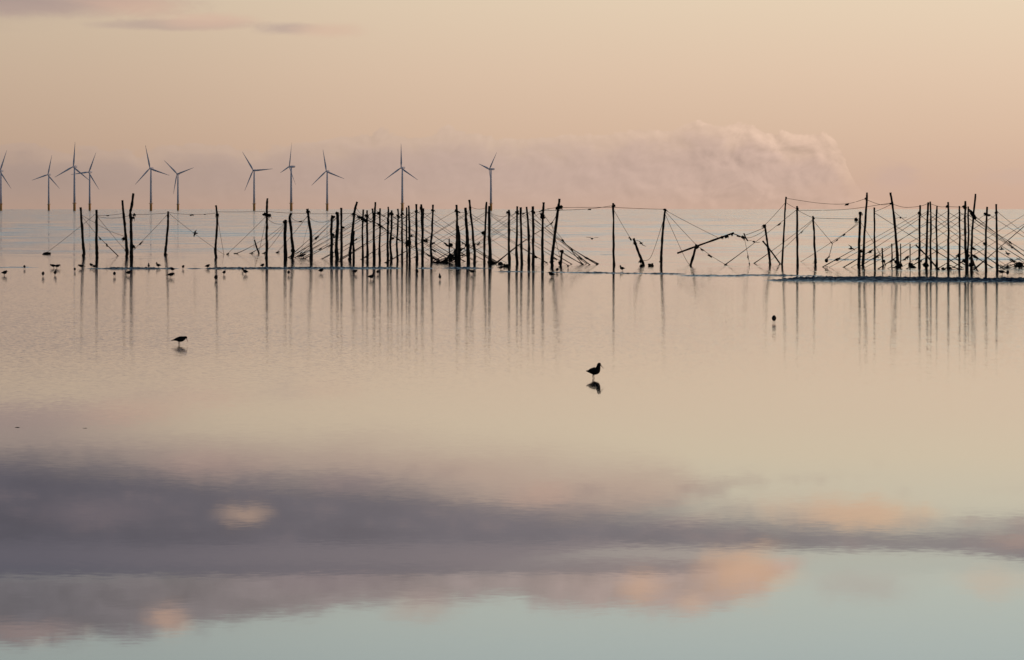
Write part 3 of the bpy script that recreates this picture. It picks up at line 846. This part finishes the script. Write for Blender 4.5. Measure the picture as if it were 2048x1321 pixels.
# bracing ropes of the crowded cluster
LB = 'bracing rope running from a cluster stake down towards the bent hooked stake'
RB = 'bracing rope running from a cluster stake down towards the slanting corner stake'
rg = random.Random(3)
mids = ['p11', 'p12', 'p13', 'p14', 'p16', 'p17', 'p18', 'p19', 'p20', 'p21', 'p22', 'p23', 'p24', 'p26', 'p27', 'p28', 'p30', 'p32', 'p34', 'p35', 'p36', 'p37', 'p38', 'p39', 'p40', 'p41', 'p42', 'p43']
for i, k in enumerate(mids):
    x0, y0 = POST[k][1][0]; by = POST[k][1][-1][1]
    yt = max(y0 + rg.uniform(6, 13), 424 + rg.uniform(-5, 7))
    fy = by - rg.uniform(1.5, 6)
    run = (fy - yt) / rg.uniform(0.54, 0.66)
    wd = [(rg.uniform(0.5, 0.95), rg.uniform(3, 6))] if rg.random() < .6 else []
    fx = x0 - run
    if fx < 575: fx = 575 + rg.uniform(0, 22)
    rope('bracing rope from %s down towards the bent hooked stake' % SPOT[k], [(k, yt), ('w', fx, fy)], rg.uniform(0.0, 0.14), rg.uniform(0.010, 0.015), 'bracing ropes of the cluster on its hooked-stake side', rg.random() < .5, wd)
    if i > 2:
        yt = max(y0 + rg.uniform(6, 13), 424 + rg.uniform(-5, 7))
        fy = min(by + rg.uniform(-2, 2), 530)
        run = (fy - yt) / rg.uniform(0.56, 0.70)
        wd = [(rg.uniform(0.5, 0.95), rg.uniform(3, 6))] if rg.random() < .6 else []
        rope('bracing rope from %s down towards the corner stake' % SPOT[k], [(k, yt), ('w', min(x0 + run, 1190 + rg.uniform(-30, 8)), fy)], rg.uniform(0.0, 0.14), rg.uniform(0.010, 0.015), 'bracing ropes of the cluster on its corner-stake side', rg.random() < .45, wd)
HEAD = 'short slack rope tied between neighbouring stake tops in the crowded cluster'
for a, b in zip(mids[3:-1], mids[4:]):
    if abs(POST[a][1][0][0] - POST[b][1][0][0]) < 45:
        rope('short head rope tied from %s to its next neighbour' % SPOT[a], [(a, POST[a][1][0][1] + rg.uniform(9, 14)), (b, POST[b][1][0][1] + rg.uniform(9, 14))], rg.uniform(0.05, 0.3), 0.011, 'head ropes of the crowded cluster', False,
             [(rg.uniform(.2, .8), rg.uniform(3, 6))] if rg.random() < .35 else [])
rope('thick weedy rope slung across the heads of the cluster from the leaning stake', [('p14', 428), ('p16', 437), ('p17', 441), ('p20', 450), ('p22', 470)], 0.0, 0.03, weeds=[(0.2, 8), (0.35, 9), (0.82, 7)])
# gap with lone stakes
rope('upper straight rope from slanting corner stake to lone straight stake', [('p43', 421), ('p44', 416), ('p46', 415)], 0.0, weeds=[(0.3, 2)])
rope('lower sagging rope from slanting corner stake to lone straight stake', [('p43', 422), ('d', 1150, 420, 'p44'), ('d', 1190, 417, 'p46'), ('p46', 411.5)], 0.0, weeds=[(0.6, 4)])
rope('top rope between lone straight stake and fan-roped stake', [('p46', 415), ('p48', 419)], 0.02)
rope('knotted rope from slanting corner stake down across the cluster to a weed mound', [('p44', 424), ('d', 1103, 446, 'p43'), ('d', 1066, 471, 'p42'), ('d', 1034, 493, 'p39'), ('w', 988, 529)], 0.0, 0.02, thick_foot=True, weeds=[(0.25, 4)])
rope('thin rope hanging from the knotted rope to the low stub', [('d', 1103, 447, 'p43'), ('d', 1111, 478, 'p44'), ('d', 1117, 505, 'p45'), ('p45', 520)], 0.0)
rope('long rope slanting down past the corner stake, weedy at its end', [('p42', 438), ('d', 1146, 499, 'p44'), ('w', 1198, 528)], 0.0, 0.016, thick_foot=True, weeds=[(0.75, 5), (0.98, 5)])
rope('rope from the low stub slanting down to the water', [('p45', 506), ('w', 1168, 528)], 0.05, 0.014, thick_foot=True)
rope('rope from lone straight stake down to the leaning stump', [('p46', 419), ('d', 1262, 479, 'p47')], 0.02, weeds=[(0.98, 5)])
rope('deeply sagging rope between fan-roped stake and leaning stump', [('p48', 432), ('d', 1312, 488, 'p48'), ('d', 1299, 518, 'p48'), ('p47', 521)], 0.0)
rope('upper fanned rope from lone stake to the fallen pole tip', [('p48', 421), ('d', 1437, 476, 'p50')], 0.03)
rope('middle fanned rope from lone stake to the propping stump', [('p48', 423), ('p50', 490)], 0.03)
rope('lower fanned rope from lone stake to the foot of the propping stump', [('p48', 428), ('d', 1367, 510, 'p50'), ('w', 1379, 529)], 0.0)
rope('rope from the propping stump slanting down to the water', [('p50', 490), ('d', 1425, 514, 'p50'), ('w', 1455, 531)], 0.0, 0.014, weeds=[(0.25, 4), (0.45, 5), (0.97, 4)])
rope('weedy rope from the fallen pole tip to the hanging stick', [('d', 1466, 467.5, 'p50'), ('d', 1478, 472, 'p51'), ('d', 1489, 476, 'p51')], 0.0, 0.03, weeds=[(0.5, 4)])
rope('upper rope from the hanging stick to the back-leaning stake', [('d', 1489, 471, 'p51'), ('p51', 455)], 0.03, 0.016)
rope('lower rope from the hanging stick to the back-leaning stake', [('d', 1494, 476, 'p51'), ('p51', 459)], 0.12)
rope('thin rope hanging from the hanging stick to the water', [('d', 1489, 478, 'p51'), ('w', 1500, 531)], 0.0, weeds=[(0.65, 4), (0.9, 3)])
rope('long rope from the straight stake down towards the fallen pole', [('p54', 419), ('w', 1450, 529)], 0.05, thick_foot=True, weeds=[(0.3, 4)])
rope('rope between back-leaning stake and tall thin stake', [('p51', 451), ('p53', 405)], 0.03)
rope('short rope between tall thin stake and straight stake', [('p53', 405), ('p54', 418)], 0.03)
rope('rope between straight stake and shorter leaning stake', [('p54', 420), ('p55', 436)], 0.03)
rope('rope from shorter leaning stake down across the slanting pole', [('p55', 439), ('w', 1507, 527)], 0.06, thick_foot=True)
rope('second rope from shorter leaning stake down to the water', [('p55', 441), ('w', 1535, 526)], 0.04, weeds=[(0.3, 3)])
rope('topmost rope sagging between tall thin stake and tall slanting stake', [('p53', 397), ('d', 1640, 407, 'p55'), ('d', 1694, 408, 'p56'), ('p57', 397)], 0.0, weeds=[(0.68, 4), (0.69, 5)])
rope('long level rope from straight stake to the tall back-leaning stake', [('p54', 421), ('d', 1650, 421, 'p55'), ('d', 1705, 418, 'p57'), ('p61', 406)], 0.0)
rope('level rope from shorter leaning stake to thick blunt stake', [('p55', 436), ('p56', 438)], 0.03)
rope('rope from shorter leaning stake down to the float knot', [('p55', 441), ('d', 1665, 487, 'p55')], 0.03, weeds=[(0.95, 3)])
rope('rope from thick blunt stake down to the float knot', [('p56', 442), ('d', 1665, 487, 'p55')], 0.03, 0.015, weeds=[(0.6, 4), (0.8, 3)])
rope('rope from the knot down to the round black float', [('d', 1665, 487, 'p55'), ('d', 1659, 510, 'p55'), ('v', fl + Vector((0.05, 0, 0.14)))], 0.0, 0.02, weeds=[(0.7, 4)])
rope('rope from thick blunt stake slanting down past the float', [('p56', 446), ('w', 1600, 524)], 0.05)
rope('drooping rope between the two tall slanting stakes', [('p57', 400), ('d', 1762, 410, 'p61'), ('p61', 407)], 0.0)
rope('rope between slim straight stake and tall back-leaning stake', [('p58', 424), ('p61', 408)], 0.03)
rope('drooping rope from tall back-leaning stake to the outer cluster', [('p61', 408), ('d', 1808, 415, 'p64'), ('p64', 413), ('p65', 407)], 0.0)
rope('rope along the heads of the outer cluster', [('p66', 408), ('d', 1880, 414, 'p67'), ('p68', 414), ('p70', 415)], 0.0)
LB2 = 'bracing rope running from an outer cluster stake down towards the float'
RB2 = 'bracing rope running from an outer cluster stake down towards the end tangle'
outs = ['p58', 'p61', 'p64', 'p65', 'p66', 'p67', 'p68', 'p69', 'p70', 'p71', 'p73', 'p74', 'p75', 'p76']
for i, k in enumerate(outs):
    x0, y0 = POST[k][1][0]; by = POST[k][1][-1][1]
    yt = max(y0 + rg.uniform(6, 13), 422 + rg.uniform(-3, 8))
    if i >= 2:
        fy = by - rg.uniform(0.5, 3)
        run = (fy - yt) / rg.uniform(0.55, 0.68)
        rope('bracing rope from %s down towards the float' % SPOT[k], [(k, yt), ('w', x0 - run, fy)], rg.uniform(0, 0.12), rg.uniform(0.011, 0.016), 'bracing ropes of the outer cluster on its float side', rg.random() < .6,
             [(rg.uniform(0.6, 0.97), rg.uniform(4, 7))] if rg.random() < .6 else [])
    yt = max(y0 + rg.uniform(6, 13), 422 + rg.uniform(-3, 8))
    fy = by + rg.uniform(0, 2)
    run = (fy - yt) / rg.uniform(0.6, 0.75)
    if i < 12:
        rope('bracing rope from %s down towards the end tangle' % SPOT[k], [(k, yt), ('w', x0 + run, fy)], rg.uniform(0, 0.12), rg.uniform(0.011, 0.016), 'bracing ropes of the outer cluster on its end-tangle side', rg.random() < .5,
             [(rg.uniform(0.5, 0.95), rg.uniform(4, 7))] if rg.random() < .5 else [])
rope('thick weedy rope from the outer stakes dipping into the water', [('p75', 440), ('p74', 500), ('w', 1946, 540)], 0.0, 0.022, thick_foot=True)
rope('rope carrying a hanging net tangle beside the tallest slanting stake', [('p71', 417), ('p72', 429), ('d', 1966, 446, 'p72'), ('w', 2085, 541)], 0.0, 0.02, weeds=[(0.28, 8), (0.33, 10), (0.36, 9)])
rope('rope from thick blunt stake down to a short stump', [('p56', 443), ('p58', 489), ('w', 1772, 531)], 0.0, 0.012, thick_foot=True)

# ------------------------------------------------------------------ birds
def bird_meshes(spine, bill, belly, name):
    """standing wader facing +X: one continuous body, bill, leg"""
    pts = [Vector((x, 0, z)) for x, z, r in spine]; rad = [r for x, z, r in spine]
    path = spline(pts, 4); rr = spline([Vector((r, 0, 0)) for r in rad], 4)
    bm = bmesh.new()
    add_tube(bm, path, [max(0.004, q.x) for q in rr], 14, 0.86, Vector((0, 1, 0)))
    body = bpy.data.meshes.new(name + '_body'); bm.normal_update(); bm.to_mesh(body); bm.free()
    bm = bmesh.new()
    a = Vector((bill[0][0], 0, bill[0][1])); b = Vector((bill[1][0], 0, bill[1][1]))
    add_tube(bm, [a, a.lerp(b, 0.5), b], [0.0085, 0.006, 0.0035], 8)
    bl = bpy.data.meshes.new(name + '_bill'); bm.to_mesh(bl); bm.free()
    bm = bmesh.new()
    add_tube(bm, [Vector((belly[0], 0, belly[1])), Vector((belly[0] - 0.012, 0, belly[1] * 0.5)), Vector((0.0, 0, -0.03))], [0.012, 0.0065, 0.006], 7)
    for ang in (-0.5, 0, 0.5):
        add_tube(bm, [Vector((0, 0, -0.005)), Vector((0.04 * math.cos(ang), 0.04 * math.sin(ang), -0.012))], [0.005, 0.003], 5)
    lg = bpy.data.meshes.new(name + '_leg'); bm.to_mesh(lg); bm.free()
    for me, m in ((body, M_FEATHER), (bl, M_BILL), (lg, M_LEG)):
        me.materials.append(m)
        for p in me.polygons: p.use_smooth = True
    return body, bl, lg


UP = bird_meshes([(-.165, .152, .006), (-.12, .146, .024), (-.06, .150, .058), (.004, .150, .078), (.055, .163, .076), (.082, .204, .054), (.094, .245, .041), (.106, .285, .038), (.127, .288, .026), (.139, .281, .008)],
                 ((.128, .284), (.197, .204)), (-.005, .085), 'alert')
FEED = bird_meshes([(-.225, .110, .006), (-.15, .124, .019), (-.08, .140, .045), (0, .144, .070), (.062, .154, .068), (.115, .174, .048), (.148, .187, .036), (.172, .180, .029), (.186, .166, .010)],
                   ((.174, .165), (.209, .066)), (-.01, .09), 'feeding')
HUNCH = bird_meshes([(-.17, .125, .006), (-.12, .132, .026), (-.06, .142, .058), (0, .150, .080), (.05, .165, .078), (.085, .195, .056), (.112, .205, .040), (.130, .203, .018), (.136, .20, .008)],
                    ((.126, .204), (.195, .165)), (0, .085), 'hunched')


def bird(px, py, meshes, heading, label, group=None, scale=1.0):
    base = on_water(px, py)
    o = empty('wading_bird', base, R(heading)); o.scale = (scale,) * 3
    tag(o, label, 'bird', group)
    for nm, me, off in (('body', meshes[0], 0), ('bill', meshes[1], 0), ('leg', meshes[2], 0.028), ('leg', meshes[2], -0.028)):
        ch = bpy.data.objects.new(nm, me); COL.objects.link(ch); ch.parent = o
        ch.location = (0.012 if off > 0 else (-0.012 if off < 0 else 0), off, 0)
    return o


bird(1188, 757, UP, 0, 'wading bird standing upright with raised head and long orange bill, mirrored below')
bird(359.5, 690, FEED, 0, 'wading bird bent forward with lowered bill, feeding in open calm water')
bird(1548, 647, HUNCH, 84, 'round wading bird seen from behind, alone on calm water before the stakes')
TID = 'small dark wading bird feeding along the tide line'
BT = 'wading birds along the tide line'
seen = {}
for px, py, me, hd, sc in [
        (9, 551.5, HUNCH, 10, 1.0), (49, 539, FEED, 100, 1.0), (107, 537, FEED, 185, 1.0), (114, 537.5, FEED, -10, 1.0), (86, 554, HUNCH, 88, 1.0), (110, 551.5, UP, 70, .95),
        (149.5, 544, FEED, 92, .95), (163, 537.5, FEED, 180, 1.0), (183, 535, HUNCH, 150, .9), (188.5, 538, FEED, 60, .95), (229, 554, HUNCH, 100, 1.0), (257, 551.5, HUNCH, 25, 1.0),
        (297.5, 537, UP, 95, .9), (317, 536, UP, 172, .95), (345, 544, HUNCH, 140, .95), (341, 555.5, FEED, 0, 1.0), (366, 539, FEED, 75, 1.0), (415, 537.5, HUNCH, 5, .95),
        (431.5, 562.5, HUNCH, 72, 1.1), (448, 550.5, HUNCH, 60, .9), (485, 543.5, FEED, 80, .95), (491, 549.5, HUNCH, 155, 1.0), (524.5, 536, HUNCH, 40, .95), (577, 551, HUNCH, 80, .95),
        (642, 547, HUNCH, 30, 1.0), (709.5, 549, FEED, 50, 1.0), (742, 560, UP, 8, 1.0), (755, 549.5, HUNCH, 70, .9), (834.5, 549, HUNCH, 110, .95), (880, 560.5, UP, 100, .95),
        (944.5, 549, FEED, 150, 1.0), (1103, 555, HUNCH, 178, 1.05), (1114, 545, HUNCH, 60, .9), (1244.5, 542.5, UP, 165, .95), (1136, 537, FEED, 90, .85), (1002, 540, FEED, 20, .9),
        (2004, 550, FEED, 175, 1.0), (2015, 552, HUNCH, 60, 1.0), (2015.5, 540, UP, 80, .9)]:
    near = min((k for k in SPOT if POST[k][1][-1][0] < 2040), key=lambda k: abs(POST[k][1][-1][0] - px))
    pose = 'feeding' if me is FEED else 'upright' if me is UP else 'hunched'
    lb = '%s wading bird %s, below %s' % (pose, 'seen end-on' if 50 < hd < 130 else 'seen side-on', SPOT[near])
    n = seen.get(lb, 0) + 1; seen[lb] = n
    if n > 1: lb = ordinal(n) + ' ' + lb
    bird(px, py, me, hd, lb, BT, sc * 1.1)


def flyer(px, py, D, heading, bank, up_l, up_r, label, scale=1.0, group=None):
    """gliding wader: body, bill, two two-jointed wings"""
    o = empty('flying_bird', at(px, py, D), 0)
    o.rotation_euler = (R(bank), 0, R(heading)); o.scale = (scale,) * 3
    tag(o, label, 'bird', group)
    bm = bmesh.new()
    pts = [Vector(p) for p in [(-.20, 0, -.005), (-.13, 0, 0), (-.05, 0, 0), (.03, 0, .002), (.09, 0, .012), (.13, 0, .02), (.165, 0, .018), (.18, 0, .014)]]
    add_tube(bm, pts, [.006, .03, .052, .056, .042, .034, .024, .006], 10)
    mesh_obj('body', bm, M_FEATHER, o)
    bm = bmesh.new(); add_tube(bm, [Vector((.175, 0, .014)), Vector((.245, 0, .002))], [.007, .003], 6)
    mesh_obj('bill', bm, M_BILL, o)
    for s, upa in ((1, up_l), (-1, up_r)):
        bm = bmesh.new()
        st = []
        y = z = 0.0
        for i in range(8):
            t = i / 7
            ang = R(upa) * (1.0 if t < 0.45 else 0.15)
            if i:
                y += 0.40 / 7 * math.cos(ang); z += 0.40 / 7 * math.sin(ang)
            chord = 0.13 * (1 - t ** 1.7 * 0.85)
            lead = 0.07 + 0.05 * math.sin(min(1, t / 0.45) * math.pi / 2) - 0.16 * max(0, t - 0.45)
            st.append((Vector((lead, s * y, z + .012)), Vector((lead - chord, s * y, z)), Vector((lead - chord * .35, s * y, z + .022))))
        rows = [[bm.verts.new(q) for q in p] for p in st]
        for a, b in zip(rows, rows[1:]):
            bm.faces.new((a[0], a[2], b[2], b[0])); bm.faces.new((a[2], a[1], b[1], b[2])); bm.faces.new((a[1], a[0], b[0], b[1]))
        bm.faces.new(rows[0]); bm.faces.new(rows[-1])
        bmesh.ops.recalc_face_normals(bm, faces=bm.faces)
        mesh_obj('wing', bm, M_FEATHER, o)
    return o


flyer(391, 467, 400, 200, 25, 15, -35, 'bird flying low between lone tilting stake and wavy stake', 1.05)
flyer(1184, 478, 345, 70, 0, 25, 18, 'bird gliding between slanting corner stake and lone straight stake', 1.0)
flyer(1282, 487, 340, 60, 10, 30, -40, 'bird flying just behind the leaning stump', 1.0)
flyer(1508, 484, 335, 110, -10, 30, -30, 'bird flying near the hanging stick', 1.0)
flyer(1801, 436, 320, 75, -15, 10, -25, 'bird gliding beside the tall back-leaning stake', 0.95)
flyer(1702, 498, 325, 30, 20, 30, 10, 'bird flying low beside the thick blunt stake', 0.95)
flyer(2003, 499, 318, 20, 10, 35, 10, 'bird landing just past the last stake before the end tangle', 0.8, 'birds landing by the end tangle')
flyer(2024, 496, 318, 60, -10, 65, 40, 'bird with raised wings landing above the end tangle', 0.8, 'birds landing by the end tangle')
flyer(2016, 508, 318, 150, 15, 25, -20, 'bird landing lowest between the last stake and the end tangle', 0.85, 'birds landing by the end tangle')

# scraps of weed adrift in the foreground
for px, py in ((35, 855.5), (170, 857)):
    rg2 = random.Random(px)
    bm = weed_bm(0.07 if px < 100 else 0.06, rg2, 7, 0.0)
    for vv in bm.verts: vv.co.z *= 0.22
    o = mesh_obj('drifting_weed', bm, M_WEED, loc=on_water(px, py))
    tag(o, ('larger' if px < 100 else 'smaller') + ' of two tiny weed scraps adrift on the open foreground water', 'seaweed', 'weed scraps on the foreground water')

# ------------------------------------------------------------------ wind turbines, far out at sea
def lathe(bm, prof, seg=16):
    rings = [[bm.verts.new((r * math.cos(2 * math.pi * k / seg), r * math.sin(2 * math.pi * k / seg), z)) for k in range(seg)] for r, z in prof]
    for a, b in zip(rings, rings[1:]):
        for k in range(seg):
            bm.faces.new((a[k], a[(k + 1) % seg], b[(k + 1) % seg], b[k]))
    bm.faces.new(list(reversed(rings[0]))); bm.faces.new(rings[-1])


def to_mesh(bm, name, mat):
    me = bpy.data.meshes.new(name); bmesh.ops.recalc_face_normals(bm, faces=bm.faces); bm.to_mesh(me); bm.free()
    me.materials.append(mat)
    for p in me.polygons: p.use_smooth = True
    return me


bm = bmesh.new(); lathe(bm, [(2.4, -8), (2.4, 13.5), (2.4, 14)]); ME_FOUND = to_mesh(bm, 'foundation', M_YELL)
bm = bmesh.new(); lathe(bm, [(3.9, 13.2), (3.9, 13.7)], 20)
for k in range(12):
    a = k * math.pi / 6
    add_tube(bm, [Vector((3.8 * math.cos(a), 3.8 * math.sin(a), 13.6)), Vector((3.8 * math.cos(a), 3.8 * math.sin(a), 14.9))], 0.08, 4)
    b2 = a + math.pi / 6
    add_tube(bm, [Vector((3.8 * math.cos(a), 3.8 * math.sin(a), 14.9)), Vector((3.8 * math.cos(b2), 3.8 * math.sin(b2), 14.9))], 0.08, 4)
ME_PLAT = to_mesh(bm, 'platform', M_YELL)
bm = bmesh.new(); lathe(bm, [(2.15, 13.8), (2.0, 35), (1.75, 60), (1.35, 78.4)]); ME_TOWER = to_mesh(bm, 'tower', M_TURB)
bm = bmesh.new()
add_tube(bm, [Vector((0, y, z)) for y, z in ((-2.6, 0), (-2.2, 0), (0, .1), (4, .2), (7.0, .3), (7.6, .3))], [1.2, 1.75, 1.95, 1.9, 1.7, 1.2], 8)
ME_NAC = to_mesh(bm, 'nacelle', M_TURB)
bm = bmesh.new(); add_tube(bm, [Vector((0, y, 0)) for y in (-2.5, -3.2, -4.4, -5.2, -5.6)], [1.3, 1.6, 1.45, .9, .2], 12); ME_HUB = to_mesh(bm, 'hub', M_TURB)
bm = bmesh.new()
rows = []
for i in range(12):
    t = i / 11
    r = 1.0 + 44 * t
    ch = (1.7 if t < .04 else 3.5 * (1 - max(0, t - .18) / .82 * .86) if t > .12 else 2.7)
    th = 1.6 if t < .04 else max(0.12, 0.9 * (1 - t))
    tw = R(16) * (1 - t)
    q = []
    for k in range(8):
        a = 2 * math.pi * k / 8
        x = math.cos(a) * ch / 2 + ch * 0.12; y = math.sin(a) * th / 2
        q.append(bm.verts.new((x * math.cos(tw) - y * math.sin(tw), -4.0 + x * math.sin(tw) + y * math.cos(tw), r)))
    rows.append(q)
for a, b in zip(rows, rows[1:]):
    for k in range(8):
        bm.faces.new((a[k], a[(k + 1) % 8], b[(k + 1) % 8], b[k]))
bm.faces.new(list(reversed(rows[0]))); bm.faces.new(rows[-1])
ME_BLADE = to_mesh(bm, 'blade', M_TURB)

HUBZ = 80.0
TURB = [
 (2, 342.5, 30, 22, 'wind turbine with one blade hidden, standing alone at the far end of the row'),
 (97.6, 350, 30, 14, 'smallest distant wind turbine, beside the overlapping pair'),
 (149, 334, 30, 5, 'larger wind turbine of the overlapping pair, its blade crossing the other'),
 (179.5, 345, 30, 24, 'smaller wind turbine of the overlapping pair with one blade level'),
 (302, 337.4, 28, -13, 'wind turbine rising beyond the crooked branch-like stake'),
 (356, 348.4, 28, 72, 'wind turbine with two blades raised like a V, beyond the lone tilting stake'),
 (508.4, 341.4, 28, -34, 'wind turbine beyond the wavy stake, one blade pointing down along the tower'),
 (582.5, 334, 66, 16, 'wind turbine turned nearly side-on, rising beyond the bent hooked stake'),
 (654.4, 343, 28, -10, 'wind turbine beyond the gap between kinked stake and crowded cluster'),
 (804.7, 336.3, 36, 0, 'wind turbine with one blade straight up, rising over the crowded cluster'),
 (982, 339, 62, 44, 'wind turbine turned side-on with a blade hanging before its tower, over the cluster end'),
]
for px, hy, yaw, rot, label in TURB:
    D = (HUBZ - CAM_H) * F / (HOR - hy)
    base = Vector(((px - 1024) / F * D, D, 0))
    o = empty('wind_turbine', base); tag(o, label, 'wind turbine', None)
    for nm, me in (('foundation', ME_FOUND), ('platform', ME_PLAT), ('tower', ME_TOWER)):
        ch = bpy.data.objects.new(nm, me); COL.objects.link(ch); ch.parent = o
    # the rotor looks towards the shore and off to the left by its yaw
    na = bpy.data.objects.new('nacelle', ME_NAC); COL.objects.link(na); na.parent = o
    na.location = (0, 0, HUBZ); na.rotation_euler = (0, 0, -R(yaw))
    hb = bpy.data.objects.new('hub', ME_HUB); COL.objects.link(hb); hb.parent = na
    for k in range(3):
        b = bpy.data.objects.new('blade', ME_BLADE); COL.objects.link(b); b.parent = na
        b.rotation_euler = (0, R(rot + 120 * k), 0)
